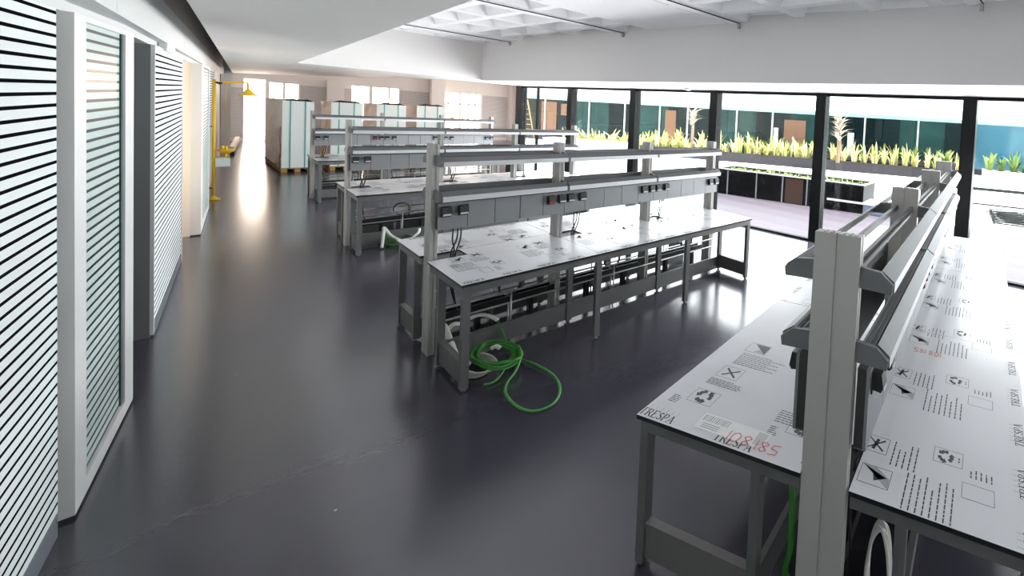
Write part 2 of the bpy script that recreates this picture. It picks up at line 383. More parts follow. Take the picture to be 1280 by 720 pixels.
ts = thing('wooden_screen', 'brown wooden screen standing outside the far right window', 'screen', (8.95, 34.2, -.02))
for k in range(3):
    q_ = MB(); q_.box(-.75+k*.55, -.75+k*.55+.34, -.03, .03, .1, 2.5-.35*k); q_.build('screen_board', 'wrap_brown', ts)
q_ = MB(); q_.box(-.8, .8, .03, .08, 0, .1); q_.box(-.8, .8, .03, .08, 1.2, 1.3); q_.build('screen_frame', 'ladder_wood', ts)
# right-hand closing wall beyond the glazed bays
mb = MB(); mb.prism([(6.02, 16.18), (6.12, 16.18), (11.80, 32.0), (11.68, 32.0)], 0, 4.2); struct(mb, 'wall_right_far', 'white_wall')

# terrace windows
NB = 2.864
def wpost(n): y = 16.076 - n*NB; return wl(y), y
for n in range(0, 8):
    x0, y0 = wpost(n); x1, y1 = wpost(n+1)
    d = Vector((x1-x0, y1-y0)).normalized(); nrm = Vector((-d.y, d.x))
    def q(a, s): return (x0 + d.x*a + nrm.x*s, y0 + d.y*a + nrm.y*s)
    Ln = math.hypot(x1-x0, y1-y0); fr = MB()
    pw = .17 if n < 1 else .115
    fr.prism([q(-pw, -.06), q(pw, -.06), q(pw, .10), q(-pw, .10)], 0, 2.95)
    fr.prism([q(pw, -.03), q(Ln-.115, -.03), q(Ln-.115, .05), q(pw, .05)], 2.895, 2.95)
    fr.prism([q(pw, -.03), q(Ln-.115, -.03), q(Ln-.115, .05), q(pw, .05)], -.0, .035)
    if n == 0: fr.prism([q(1.0, -.02), q(1.06, -.02), q(1.06, .04), q(1.0, .04)], .035, 2.895)
    fr = struct(fr, 'window_%d' % (n+5), 'black_metal')
    gp = MB(); gp.prism([q(pw, .0), q(Ln-.115, .0), q(Ln-.115, .012), q(pw, .012)], .035, 2.895); gp.build('window_pane', 'window_glass', fr)

# ------------------------------------------------------------------ printed film
GLY = {   # serif capitals on a 1 x 1 cell: strokes (x0,y0,x1,y1,width)
 'T': ([(0,.95,.8,.95,.08), (.4,0,.4,.95,.15), (.22,.03,.58,.03,.06), (.02,.95,.02,.72,.06), (.78,.95,.78,.72,.06)], .85),
 'R': ([(.15,0,.15,1,.15), (.15,.96,.5,.96,.07), (.5,.96,.62,.75,.12), (.62,.75,.5,.5,.12), (.5,.5,.15,.5,.07), (.4,.5,.75,.0,.14), (0,.03,.3,.03,.06), (.65,.03,.82,.03,.06)], .85),
 'E': ([(.15,0,.15,1,.15), (.02,.96,.65,.96,.08), (.15,.52,.5,.52,.07), (.02,.04,.68,.04,.08), (.65,.96,.65,.76,.06), (.68,.04,.68,.26,.06)], .78),
 'S': ([(.58,.78,.4,.95,.10), (.4,.95,.15,.85,.12), (.15,.85,.15,.65,.14), (.15,.65,.55,.38,.15), (.55,.38,.55,.16,.14), (.55,.16,.3,.03,.11), (.3,.03,.06,.2,.10)], .70),
 'P': ([(.15,0,.15,1,.15), (.15,.96,.5,.96,.07), (.5,.96,.63,.73,.13), (.63,.73,.5,.47,.13), (.5,.47,.15,.45,.07), (0,.03,.32,.03,.06)], .76),
 'A': ([(.02,.03,.25,.03,.06), (.12,.0,.42,1,.07), (.42,1,.75,0,.15), (.22,.35,.6,.35,.07), (.62,.03,.88,.03,.06)], .92),
 '1': ([(.3,0,.3,1,.07)], .4), '0': ([(.1,.3,.15,.8,.07),(.15,.8,.4,1,.07),(.4,1,.6,.7,.07),(.6,.7,.5,.15,.07),(.5,.15,.25,.0,.07),(.25,0,.1,.3,.07)], .7),
 '8': ([(.3,.5,.1,.8,.07),(.1,.8,.35,1,.07),(.35,1,.55,.8,.07),(.55,.8,.1,.25,.07),(.1,.25,.3,0,.07),(.3,0,.55,.2,.07),(.55,.2,.3,.5,.07)], .65),
 '5': ([(.55,1,.15,.95,.07),(.15,.95,.1,.55,.07),(.1,.55,.5,.5,.07),(.5,.5,.5,.12,.07),(.5,.12,.05,.0,.07)], .65),
}
class Print:
    """2-D marks on a worktop; fn maps print coordinates (s, t) to bench coordinates"""
    def __init__(s, fn, z, clip): s.mb = MB(); s.fn = fn; s.z = z; s.clip = clip; s.wt = 1.
    def quad(s, pts, m=0, dz=0.):
        P = [s.fn(*p) for p in pts]
        cx = sum(p[0] for p in P)/len(P); cy = sum(p[1] for p in P)/len(P)
        x0, x1, y0, y1 = s.clip
        if not (x0 < cx < x1 and y0 < cy < y1): return
        if any(not (x0 <= p[0] <= x1 and y0 <= p[1] <= y1) for p in P): P = [(min(max(p[0], x0), x1), min(max(p[1], y0), y1)) for p in P]
        a = sum(P[i][0]*P[(i+1) % len(P)][1]-P[(i+1) % len(P)][0]*P[i][1] for i in range(len(P)))
        if a < 0: P = P[::-1]
        k = s.mb.add([(p[0], p[1], s.z+dz) for p in P]); s.mb.face([k+i for i in range(len(P))], m)
    def line(s, a, b_, c, d, w, m=0, dz=0.):
        L_ = math.hypot(c-a, d-b_) or 1e-6; w = w*s.wt; nx, ny = -(d-b_)/L_*w/2, (c-a)/L_*w/2
        s.quad([(a+nx,b_+ny), (c+nx,d+ny), (c-nx,d-ny), (a-nx,b_-ny)], m, dz)
    def frame(s, x0, x1, y0, y1, w=.0022):
        s.line(x0,y0,x1,y0,w); s.line(x0,y1,x1,y1,w); s.line(x0,y0,x0,y1,w); s.line(x1,y0,x1,y1,w)
    def word(s, txt, x, y, h, wid, m=0, rev=False, dz=0.):
        tot = sum(GLY[c][1] for c in txt); k = wid/tot; cx = 0
        for c in txt:
            for a, b_, c2, d, w in GLY[c][0]:
                if rev: s.line(x-(cx+a)*k, y-b_*h, x-(cx+c2)*k, y-d*h, w*min(h, k)*1.0, m, dz)
                else: s.line(x+(cx+a)*k, y+b_*h, x+(cx+c2)*k, y+d*h, w*min(h, k)*1.15, m, dz)
            cx += GLY[c][1]
    def lines(s, x0, x1, y0, y1, n, w):
        for i in range(n):
            y = y0+(y1-y0)*i/max(1, n-1); c = x1-(x1-x0)*random.choice([0, .05, .1, .3])
            x = x0
            while x < c - .004:                       # broken into word-like dashes
                e = min(c, x+random.uniform(.012, .035)); s.line(x, y, e, y, w); x = e+.004
    def recycle(s, cx, cy, r):
        for k in range(3):
            a0 = math.radians(90+120*k)
            pts = [(cx+r*math.cos(a0+math.radians(a)), cy+r*math.sin(a0+math.radians(a))) for a in (8, 40, 72)]
            for p, q_ in zip(pts, pts[1:]): s.line(*p, *q_, r*.60)
            a = a0+math.radians(72); d = a+math.pi/2; b0 = pts[-1]
            s.quad([(b0[0]+math.cos(a)*r*.55, b0[1]+math.sin(a)*r*.55), (b0[0]+math.cos(d)*r*.6, b0[1]+math.sin(d)*r*.6), (b0[0]-math.cos(a)*r*.55, b0[1]-math.sin(a)*r*.55)])
    def sheet(s, s0, s1, W, off=0., icons=True, sc=1.):
        if sc != 1.:
            f0 = s.fn; s.fn = lambda a, b_: f0(a*sc, b_); s.sheet(s0/sc, s1/sc, W, off/sc); return
        k = W/.88; p = .63; n0 = int(math.floor((s0-off)/p))-1; n1 = int(math.ceil((s1-off)/p))+1
        for n in range(n0, n1):
            o = off+n*p
            T = lambda v: (.88-v)*k
            for d in (.245, .56):
                s.word('TRESPA', o+d, .02*k, .045, .17)
                for i in range(5): s.line(o+d+.03+i*.03, .067*k, o+d+.03+i*.03, .09*k, .0014)
            if not icons: continue
            s.frame(o+.245, o+.345, T(.22), T(.09))                       # crossed-out tool
            s.line(o+.262, T(.20), o+.33, T(.115), .010); s.line(o+.262, T(.115), o+.33, T(.20), .010); s.line(o+.262, T(.15), o+.33, T(.165), .016)
            s.frame(o+.065, o+.165, T(.27), T(.13))                       # peeled corner
            s.quad([(o+.068, T(.267)), (o+.118, T(.267)), (o+.162, T(.20)), (o+.162, T(.135))], 1)
            s.quad([(o+.09, T(.20)), (o+.12, T(.255)), (o+.162, T(.14)), (o+.125, T(.19))])
            s.frame(o+.305, o+.395, T(.57), T(.435)); s.recycle(o+.35, T(.49), .030); s.line(o+.335, T(.553), o+.345, T(.553), .008); s.line(o+.352, T(.553), o+.362, T(.553), .008)
            s.frame(o+.155, o+.235, T(.71), T(.575))
            s.lines(o+.20, o+.35, T(.36), T(.25), 5, .006)
            s.lines(o+.00, o+.20, T(.54), T(.34), 8, .006)
            s.lines(o+.27, o+.32, T(.70), T(.61), 5, .006)
            s.lines(o+.02, o+.20, T(.10), T(.07), 2, .006)
    def build(s, parent): 
        return s.mb.build('film_print', ['print_ink', 'print_grey', 'sticker_white', 'red_marker'], parent) if s.mb.f else None

# ------------------------------------------------------------------ lab benches
B = {1: dict(x=1.477, y=.903, r=.211, L=4.55, Wl=1.05, Wn=.88, p=.105, e=.01, PH=1.915, z=.817),
     2: dict(x=1.238, y=5.227, r=-.008, L=3.219, Wl=.89, Wn=.965, p=.085, e=-.02, PH=1.968, z=.9),
     3: dict(x=1.468, y=9.986, r=-.021, L=3.205, Wl=.777, Wn=.849, p=.085, e=-.005, PH=1.968, z=.9),
     4: dict(x=1.718, y=14.902, r=-.021, L=3.096, Wl=.75, Wn=.777, p=.09, e=.02, PH=1.95, z=.9)}
WORD = {1: 'nearest', 2: 'second nearest', 3: 'third nearest', 4: 'farthest'}
TLAB = {(1, 1): 'film-covered lab table left of the nearest shelf spine, red handwriting by its end',
        (1, -1): 'film-covered lab table right of the nearest shelf spine, running out of the picture',
        (2, 1): 'film-covered lab table on the far side of the second shelf spine, behind its sockets',
        (2, -1): 'long film-covered lab table with the green hose coiled under its left end',
        (3, 1): 'film-covered lab table on the far side of the third shelf spine',
        (3, -1): 'film-covered lab table in front of the third shelf spine, pale tubing under it',
        (4, 1): 'film-covered lab table on the far side of the farthest shelf spine, next to the crates',
        (4, -1): 'film-covered lab table in front of the farthest shelf spine'}
SLAB = {1: 'tall shelf spine nearest the camera, seen end on, standing between two white tables',
        2: 'long double shelf spine with black sockets, second from the camera',
        3: 'double shelf spine with black sockets, third from the camera',
        4: 'farthest double shelf spine, in front of the wrapped crates'}
G = .115
for j, d in B.items():
    L_, z = d['L'], d['z']
    for side in (1, -1):
        W = d['Wl'] if side > 0 else d['Wn']
        t = thing('lab_table', TLAB[(j, side)], 'table', (d['x'], d['y'], 0), d['r'], 'film covered lab tables')
        S = lambda v: v*side
        for k in range(3):                                            # worktop panels
            u0, u1 = L_*k/3+(.0015 if k else 0), L_*(k+1)/3-(.0015 if k < 2 else 0)
            wt = MB(); wt.box(u0, u1, S(G), S(W), z-.022, z, 1, 0)
            wt = wt.build('worktop', ['film_white', 'laminate_core'], t)
            clip = (u0+.006, u1-.006, min(S(G), S(W))+.006, max(S(G), S(W))-.006)
            if j == 1 and side == 1 and k == 0: fn = lambda s_, t_: (t_, -s_)          # this sheet is turned: print runs along the end
            elif side == -1: fn = lambda s_, t_, W=W: (s_, -W+t_)
            else: fn = lambda s_, t_, W=W: (-s_, W-t_)
            pr = Print(fn, z+.0007, clip); pr.wt = 1. if j == 1 else 1.55
            if j == 1 and side == 1 and k == 0:
                k_ = .86
                for o in (-1.055, -.595, -.135):
                    pr.word('TRESPA', o, .012, .05, .215)
                    for i in range(6): pr.line(o+.03+i*.035, .064, o+.03+i*.035, .09, .0016)
                for o in (-1.0, -.39):
                    pr.frame(o+.10, o+.255, .19, .295); pr.recycle(o+.175, .248, .040)
                    pr.lines(o+.015, o+.07, .15, .20, 5, .005)
                    pr.frame(o+.11, o+.255, .43, .54); pr.line(o+.14, .45, o+.23, .52, .012); pr.line(o+.14, .52, o+.23, .45, .012)
                    pr.lines(o+.10, o+.33, .355, .405, 5, .005)
                    pr.frame(o+.12, o+.27, .73, .835); pr.quad([(o+.15, .83), (o+.265, .83), (o+.265, .735), (o+.20, .79)]); pr.quad([(o+.18, .74), (o+.265, .735), (o+.215, .78)], 1)
                    pr.lines(o+.13, o+.45, .58, .70, 8, .005)
                    pr.frame(o+.30, o+.42, 1.04, 1.14)
                    pr.lines(o+.62, o+.80, .24, .32, 6, .005)
                for pass_ in (0,):                                     # delivery sticker + handwriting
                    pr.quad([(-.73, .045), (-.34, .045), (-.34, .15), (-.73, .15)], 2, .0004)
                    for i in range(12): pr.line(-.715+i*.013, .10, -.715+i*.013, .14, .005 if i % 3 else .008, 1, .0008)
                    for i in range(9): pr.line(-.40+i*.006, .06, -.40+i*.006, .14, .003, 1, .0008)
                    for i in range(3): pr.line(-.70, .06+.012*i, -.60, .06+.012*i, .005, 1, .0008)
                    pr.word('108185', -.56, .035, .06, .31, 3, dz=.0014)
            else:
                if side == -1: pr.sheet(u0, u1, W, off=(0 if j == 1 else .075), sc=(1. if j == 1 else .82))
                else: pr.sheet(-u1, -u0, W, off=.1, sc=(1. if j == 1 else .82))
                if j == 1 and side == -1 and k == 0: pr.word('108185', 1.22, .88-.16, .05, .20, 3, dz=.0006) if False else None
                if j == 1 and side == -1 and k == 0:
                    P2 = Print(lambda s_, t_: (1.26-t_, -.39+s_), z+.0012, clip); P2.word('108185', 0, 0, .055, .21, 3)
                    off0 = len(pr.mb.v); pr.mb.v += P2.mb.v; pr.mb.f += [tuple(i+off0 for i in f) for f in P2.mb.f]; pr.mb.m += P2.mb.m; pr.mb.sm += P2.mb.sm
            pr.build(wt)
        # frame rails under the top
        fr = MB(); zt = z-.022; zr = zt-.065
        fr.box(.02, L_-.02, S(W-.045), S(W-.015), zr, zt); fr.box(.02, L_-.02, S(.33), S(.36), zr, zt)
        fr.box(.015, .05, S(.12), S(W-.02), zr, zt); fr.box(L_-.05, L_-.015, S(.12), S(W-.02), zr, zt)
        for k in (1, 2): fr.box(L_*k/3-.02, L_*k/3+.02, S(.3), S(W-.045), zr, zt)
        fr.build('frame_rail', 'leg_metal', t)
        for k in range(4):
            uc = [.04, L_/3, 2*L_/3, L_-.04][k]
            for vv in (W-.042, .345):
                lg = MB(); lg.box(uc-.025, uc+.025, S(vv-.025), S(vv+.025), .02, zr); lg.lathe(uc, S(vv), [(.018, 0), (.018, .008), (.008, .010), (.008, .022)], 10); lg.build('leg', 'leg_metal', t)
        for uc in (.04, L_-.04):                                       # end plinths
            pp = MB(); pp.box(uc-.012, uc+.012, S(.372), S(W-.068), .045, .215); pp.box(uc-.02, uc+.02, S(.372), S(W-.068), .215, .24); pp.build('end_plinth', 'plinth_taupe', t)
        for k in range(3):
            u0, u1 = [.04, L_/3, 2*L_/3, L_-.04][k]+.027, [.04, L_/3, 2*L_/3, L_-.04][k+1]-.027
            pp = MB(); pp.box(u0, u1, S(.335), S(.355), .03, .19); pp.box(u0, u1, S(.328), S(.362), .19, .215); pp.build('plinth_panel', 'leg_metal', t)
    # ---- service spine
    t = thing('shelf_spine', SLAB[j], 'lab shelving', (d['x'], d['y'], 0), d['r'], 'service spines of the lab benches')
    p, PH = d['p'], d['PH']; pu = [-d['e'], L_/3, 2*L_/3, L_+.0]; T = .024
    pu[0] = -d['e']+T-.0
    zu, zl, zp0, zp1 = z+.875, z+.555, z+(.18 if j == 1 else .29), z+.53
    for i, u in enumerate(pu):
        po = MB()
        sec = [(-p, -T), (-.006, -T), (-.004, -T+.006), (.004, -T+.006), (.006, -T), (p, -T), (p, -.006), (p-.006, -.004), (p-.006, .004), (p, .006), (p, T), (.006, T), (.004, T-.006), (-.004, T-.006), (-.006, T), (-p, T), (-p, .006), (-p+.006, .004), (-p+.006, -.004), (-p, -.006)]
        po.prism([(u+b_, -a) for a, b_ in sec][::1], 0, PH)
        for q_ in range(6): po.box(u-T*.7, u+T*.7, -p+.02+q_*(2*p-.04)/6, -p+.02+q_*(2*p-.04)/6+.012, PH, PH+.004)
        po.build('post', 'post_metal', t)
    for side in (1, -1):
        S = lambda v: v*side
        # brackets
        for zz, dep in ((zu, .25), (zl, .25)):
            for u in pu:
                bk = MB(); pol = [(S(p-.0), zz+.005), (S(dep-.006), zz), (S(dep), zz+.04), (S(dep-.055), zz+.085), (S(p-.0), zz+.095)]
                if side < 0: pol = pol[::-1]
                bk.extr(pol, u-.010, u+.010); bk.tube([(u-.012, S(p+.03), zz+.05), (u+.012, S(p+.03), zz+.05)], .006, 8); bk.build('shelf_bracket', 'shelf_metal', t)
        for k in range(3):
            u0, u1 = pu[k]+.012, pu[k+1]-.012
            # upper tier: open shelf of two rails
            sh = MB(); zz = zu
            pol = [(S(.245), zz), (S(.252), zz), (S(.252), zz+.045), (S(.197), zz+.086), (S(.190), zz+.08), (S(.243), zz+.04)]
            if side < 0: pol = pol[::-1]
            sh.extr(pol, u0, u1, 0, {1: 1} if side > 0 else {3: 1})
            sh.build('shelf_rail', ['shelf_metal', 'shelf_lip'], t)
            sh = MB(); sh.box(u0+.05, u1-.05, S(p*.45), S(p*.45+.022), zz+.05, zz+.085); sh.box(u0+.05, u1-.05, S(p*.45+.03), S(p*.45+.04), zz+.05, zz+.07)
            sh.box(u0-.02, u0+.05, S(p*.45), S(p*.45+.022), zz+.05, zz+.085); sh.box(u1-.05, u1+.02, S(p*.45), S(p*.45+.022), zz+.05, zz+.085)
            sh.build('inner_rail', 'shelf_metal', t)
            # lower tier: ribbed tray
            sh = MB(); zz = zl
            pol = [(S(.12), zz+.05), (S(.195), zz+.05), (S(.243), zz+.01), (S(.252), zz+.0), (S(.252), zz+.05), (S(.197), zz+.09), (S(.188), zz+.07), (S(.12), zz+.07)]
            if side < 0: pol = pol[::-1]
            sh.extr(pol, u0, u1, 0, {3: 1} if side > 0 else {3: 1})
            for vv in (.13, .155, .178): sh.box(u0, u1, S(vv), S(vv+.006), zz+.07, zz+.078)
            sh.build('shelf_tray', ['shelf_metal', 'shelf_lip'], t)
            # trunking with five cover plates
            a0, a1 = pu[k]+(.0 if k else .0), pu[k+1]
            tk = MB(); tk.box(a0+.004, a1-.004, S(p+.012), S(.158), zp0+.004, zp1, 1)
            for q_ in range(5):
                w0, w1 = a0+(a1-a0)*q_/5+.0022, a0+(a1-a0)*(q_+1)/5-.0022
                tk.box(w0, w1, S(.158), S(.172), zp0, zp1, 0)
            tk.box(a0+.004, a1-.004, S(p+.012), S(.172), zp0-.003, zp0, 0)
            tk.build('trunking', ['trunk_metal', 'trunk_gap'], t)
            sp_ = a1-a0
            for q_, us in enumerate((.05, .165, .865, .965)):
                so = MB(); uc = a0+sp_*us; zc = zp1-.075
                so.box(uc-.033, uc+.033, S(.172), S(.178), zc-.05, zc+.05, 0)
                pol = [(S(.178), zc-.03), (S(.215), zc-.035), (S(.225), zc-.015), (S(.215), zc+.045), (S(.178), zc+.048)]
                if side < 0: pol = pol[::-1]
                so.extr(pol, uc-.032, uc+.032, 0);                 so = so.build('power_socket', 'black_plastic', t)
                sl_ = MB(); sl_.box(uc-.027, uc+.027, S(.2), S(.2275), zc-.030, zc-.014); sl_.build('socket_label', 'red_label' if q_ == 2 and k == 0 else 'socket_label', so)
    for k in range(3):                                                  # cables down into the worktop gap
        uc = pu[k]+.12; cb = MB()
        for q_, (da, db) in enumerate(((0, .02), (.03, -.01), (.055, .05))):
            cb.tube(spline([(uc+da, -.14, zp0+.02), (uc+da-.01, -.15, z+.18), (uc+db*.6, -.12, z+.07), (uc+db*.5, -.10, z-.0), (uc+db*.4, -.09, z-.25), (uc+.05, -.09, .37)], 6), .006, 6)
        cb.build('power_cable', 'cable_black', t)
        gr = MB(); gr.box(pu[k]+T+.002, pu[k]+.23, -G+.004, G-.004, z-.03, z-.012); gr.build('cable_slot', 'black_plastic', t)
        gr = MB(); gr.box(pu[k]+.232, pu[k+1]-T-.002, -G+.002, G-.002, z-.022, z-.0005, 1, 0); gr.build('filler_strip', ['film_white', 'laminate_core'], t)
    lo = MB(); lo.box(.12, L_-.12, -.06, .06, .28, .31, 0); lo.box(.12, L_-.12, -.065, -.055, .28, .36, 0); lo.box(.12, L_-.12, .055, .065, .28, .36, 0)
    for k in range(3): 
        for uu in (pu[k]+.35, pu[k]+.8): lo.box(uu-.02, uu+.02, -.03, .03, 0, .28)
    lo.build('cable_tray', 'black_plastic', t)
    for vv, zz in ((-.20, .34), (.20, .34), (-.26, .48), (.26, .48)):
        pi = MB(); pi.tube([(.08 if j > 1 else .9, vv, zz), (L_-.08, vv, zz)], .011, 8)
        for uu in (L_*.18, L_*.5, L_*.82): pi.tube([(uu, vv, .0), (uu, vv, zz)], .008, 8)
        pi.build('service_pipe', 'pipe_grey', t)
    for k in range(3):
        u = pu[k]+.55; lo = MB(); 
        lo.tube([(u+.09*math.cos(a*.35), -.18-.02*math.sin(a*.2), .52+.10*math.sin(a*.35)) for a in range(50)], .006, 6); lo.tube([(u+.09, -.10, .36), (u+.10, -.16, .5)], .006, 6); lo.build('cable_loop', 'cable_black', t)

# ------------------------------------------------------------------ hoses
hz = []
C0 = Vector((1.557, 4.521, 0)); Av = Vector((.127, -.173, 0)); Bv = Vector((.080, .235, 0))
pts = [(1.70, 4.93, .23), (1.715, 4.80, .10), (1.70, 4.66, .04)]
for k in range(0, 92):
    a = 2*math.pi*k/13; rr = .74+.26*math.sin(k*.37)*.6+.12; q_ = C0+Av*math.cos(1.0+a)*rr+Bv*math.sin(1.0+a)*rr
    pts.append((q_.x+random.uniform(-.006, .006), q_.y+random.uniform(-.006, .006), .075+.0004*k+.008*(math.sin(k*1.1)+1)))
pts += [(1.60, 4.66, .10), (1.70, 4.60, .05)]
pts += [(x, y, .02) for x, y in [(1.695, 4.49), (1.741, 4.236), (1.762, 3.984), (1.733, 3.761), (1.654, 3.593), (1.552, 3.526), (1.461, 3.578), (1.423, 3.739), (1.435, 3.965), (1.5, 4.12)]]
pts += [(1.586, 4.188, .06), (1.66, 4.30, .13), (1.69, 4.47, .14), (1.60, 4.36, .08), (1.46, 4.22, .022), (1.38, 4.235, .02)]
h = thing('garden_hose', 'green hose in loose coils and one big loop on the dark floor under a table', 'hose', (0, 0, 0))
MB().tube(spline(pts, 4), .0095, 8).build('hose_tube', 'hose_green', h)
MB().tube(spline([(1.555, 4.62, .12), (1.58, 4.60, .135), (1.60, 4.57, .12)], 4), .018, 8).build('hose_tie', 'sticker_white', h)
pts = []
C1 = Vector((1.44, 4.57, 0)); Aw = Vector((.080, -.11, 0)); Bw = Vector((.060, .165, 0))
for k in range(0, 84):
    a = 2*math.pi*k/14; rr = .92+.16*math.sin(k*.5)+.004*k*.3; q_ = C1+Aw*math.cos(2+a)*rr+Bw*math.sin(2+a)*rr
    pts.append((q_.x, q_.y, .013+.0006*k+.003*math.sin(k)))
tag(MB().tube(spline(pts, 3), .010, 7).build('cable_coil', 'hose_white'), 'coil of white cable lying beside the green hose', 'cable')
pts = [(1.40, 5.03, .28), (1.46, 5.05, .26), (1.53, 5.08, .27), (1.60, 5.05, .29), (1.66, 4.99, .27), (1.70, 4.93, .235)]
tag(MB().tube(spline([(1.345, 5.1, .02), (1.35, 5.08, .18)] + pts, 5), .019, 8).build('corrugated_conduit', 'hose_white'), 'white conduit arching behind the front leg into the green hose', 'conduit')
tag(MB().tube(spline([(1.33, 5.06, .30), (1.345, 5.02, .27), (1.345, 4.90, .20), (1.36, 4.70, .05), (1.40, 4.62, .06)], 6), .022, 8).build('corrugated_conduit', 'hose_white'), 'white conduit sloping down by the end plinth to the white cable coil', 'conduit')
def coilpts(cx, cy, z0, r, n, tall=1.): return [(cx+r*math.cos(k*.52)*(1+.12*math.sin(k*.3)), cy+r*1.6*math.sin(k*.52)*(1+.1*math.cos(k*.21)), z0+.002*k*tall) for k in range(n)]
tag(MB().tube(spline(coilpts(1.98, 9.50, .03, .14, 44), 3), .012, 7).build('hose_coil', 'hose_green'), 'green hose coil under the third table, pale tubing in front of it', 'hose')
tag(MB().tube(spline([(1.75, 9.35, .02), (1.78, 9.42, .25), (1.80, 9.5, .30), (1.86, 9.38, .18), (1.98, 9.25, .10), (2.10, 9.2, .20), (2.14, 9.28, .26)], 6), .018, 7).build('pale_tubing', 'hose_white'), 'pale tubing looped under the third table by the green coil', 'hose')
# hoses below the nearest spine
def g1(u, v, z): 
    c, s_ = math.cos(.211), math.sin(.211); return (1.477+u*c-v*s_, .903+u*s_+v*c, z)
tag(MB().tube(spline([g1(*q_) for q_ in [(.22, .235, .02), (.20, .25, .10), (.22, .235, .22), (.25, .255, .42), (.27, .265, .50), (.33, .255, .54), (.42, .23, .46), (.46, .24, .2), (.46, .25, .02)]], 6), .016, 8).build('green_hose', 'hose_green'), 'short green hose hanging beside the nearest shelf spine', 'hose')
pts = []
for k in range(60):
    a = k*.55; pts.append(g1(.24+.03*math.sin(k*.7), -.22+.055*math.cos(a), .24+.23*math.sin(a)+.01*math.sin(k)))
tag(MB().tube(spline(pts, 3), .008, 6).build('cable_bundle', 'hose_white'), 'bundle of white cables looped under the nearest right-hand table', 'cable')

# ------------------------------------------------------------------ wrapped crates
def crate(x0, x1, y0, depth, h, side, label):
    t = thing('wrapped_crate', label, 'crate', (x0, y0, 0), 0, 'wrapped crates on pallets')
    w = x1-x0; pb = MB()
    for zz in ((0, .03), (.10, .13)):
        n = max(4, int(depth/.25))
        if zz[0]: 
            for i in range(n): pb.box(-.02, w+.02, depth*i/n, depth*(i+.8)/n, *zz)
        else:
            for xx in (0, w/2-.05, w-.1): pb.box(xx, xx+.1, 0, depth, *zz)
    for xx in (0, w/2-.05, w-.1):
        for yy in (0, depth/2-.06, depth-.12): pb.box(xx, xx+.1, yy, yy+.12, .03, .10)
    pb.build('pallet', 'pallet_wood', t)
    bd = MB(); n = 10
    # body slightly crumpled: side skin bulges
    ring = []
    for k in range(n+1):
        zz = .13+(h-.13)*k/n; jit = lambda: random.uniform(-.02, .02)
        ring.append(bd.add([(0+.0, .0, zz), (w, .0, zz), (w+jit()*.4, depth*.5, zz), (w, depth, zz), (0, depth, zz), (jit(), depth*.66, zz), (jit(), depth*.33, zz)]))
    for a, c in zip(ring, ring[1:]):
        for q_ in range(7): w_ = (q_+1) % 7; bd.face((a+q_, a+w_, c+w_, c+q_), 0 if q_ in (0, 1, 2) else 1)
    bd.face([ring[-1]+q_ for q_ in range(7)], 1); bd.face([ring[0]+q_ for q_ in range(7)][::-1], 1)
    bd.build('wrapped_body', ['wrap_white', side], t)
    for fr_ in ((.25, .72) if w < .7 else (.28, .72)):
        st = MB(); st.box(w*fr_-.012, w*fr_+.012, -.008, -.001, .10, h+.006); st.box(w*fr_-.012, w*fr_+.012, -.008, depth+.002, h+.001, h+.008); st.build('strap', 'strap_green', t)
    tp = MB(); tp.tube([(w*.1, .1, h+.01), (w*.3, .15, h+.035), (w*.55, .12, h+.02), (w*.8, .2, h+.03), (w*.95, .1, h+.01)], [.01, .03, .025, .03, .01], 7); tp.build('loose_wrapping', 'cable_black', t)
    lf = MB(); lf.tube([(-.01, .25, .14), (-.08, .2, .35), (-.02, .15, .6), (-.05, .2, .95), (-.01, .2, 1.3)], [.05, .07, .035, .04, .01], 7); lf.build('torn_wrapping', 'wrap_brown', t)
    return t
crate(1.76, 2.31, 19.8, 3.6, 2.06, 'wrap_side', 'leftmost white wrapped crate standing clear of the benches, torn foil at its side')
crate(2.62, 3.24, 19.8, 1.5, 2.08, 'wrap_brown', 'second wrapped crate from the left, straps over its white front')
crate(3.53, 4.18, 19.8, 1.7, 2.08, 'wrap_brown', 'third wrapped crate from the left behind the farthest shelves')
crate(4.43, 5.14, 19.8, 1.6, 2.10, 'wrap_brown', 'rightmost wrapped crate behind the farthest shelves')

# ------------------------------------------------------------------ emergency shower
t = thing('emergency_shower', 'yellow emergency shower and eyewash standing by the left wall', 'safety shower', (.565, 15.6, 0))
MB().lathe(0, 0, [(.085, 0), (.085, .02), (.03, .06), (.022, .09)], 20).build('floor_flange', 'shower_yellow', t)
MB().tube([(0, 0, .05), (0, 0, 2.5)], .021, 12).build('pole', 'shower_yellow', t)
MB().tube(spline([(0, 0, 2.43), (.15, 0, 2.455), (.34, 0, 2.475), (.385, 0, 2.46), (.39, 0, 2.40), (.39, 0, 2.34)], 6), .017, 10).build('shower_arm', 'shower_yellow', t)
MB().lathe(.395, 0, [(.115, 2.195), (.12, 2.205), (.075, 2.25), (.045, 2.30), (.02, 2.34)], 20).build('shower_head', 'shower_yellow', t)
MB().tube([(.02, -.02, 2.44), (.06, -.03, 2.42), (.09, -.03, 2.44)], .02, 8).build('shower_valve', 'black_plastic', t)
MB().tube([(.13, -.02, 2.43), (.13, -.02, 1.75)], .004, 6).build('pull_rod', 'shower_yellow', t)
MB().tube([(-.10, 0, 1.52), (0, 0, 1.53)], .01, 8).build('wall_clamp', 'black_plastic', t)
bo = MB(); bo.lathe(.14, 0, [(.03, .965), (.06, .98), (.115, 1.04), (.12, 1.055), (.105, 1.05), (.05, 1.0)], 20); bo.tube([(.14, 0, 1.0), (.14, 0, 1.12)], .02, 8); bo.tube([(.10, -.05, 1.05), (.10, -.05, 1.13)], .02, 8); bo.build('eyewash_bowl', 'shower_yellow', t)
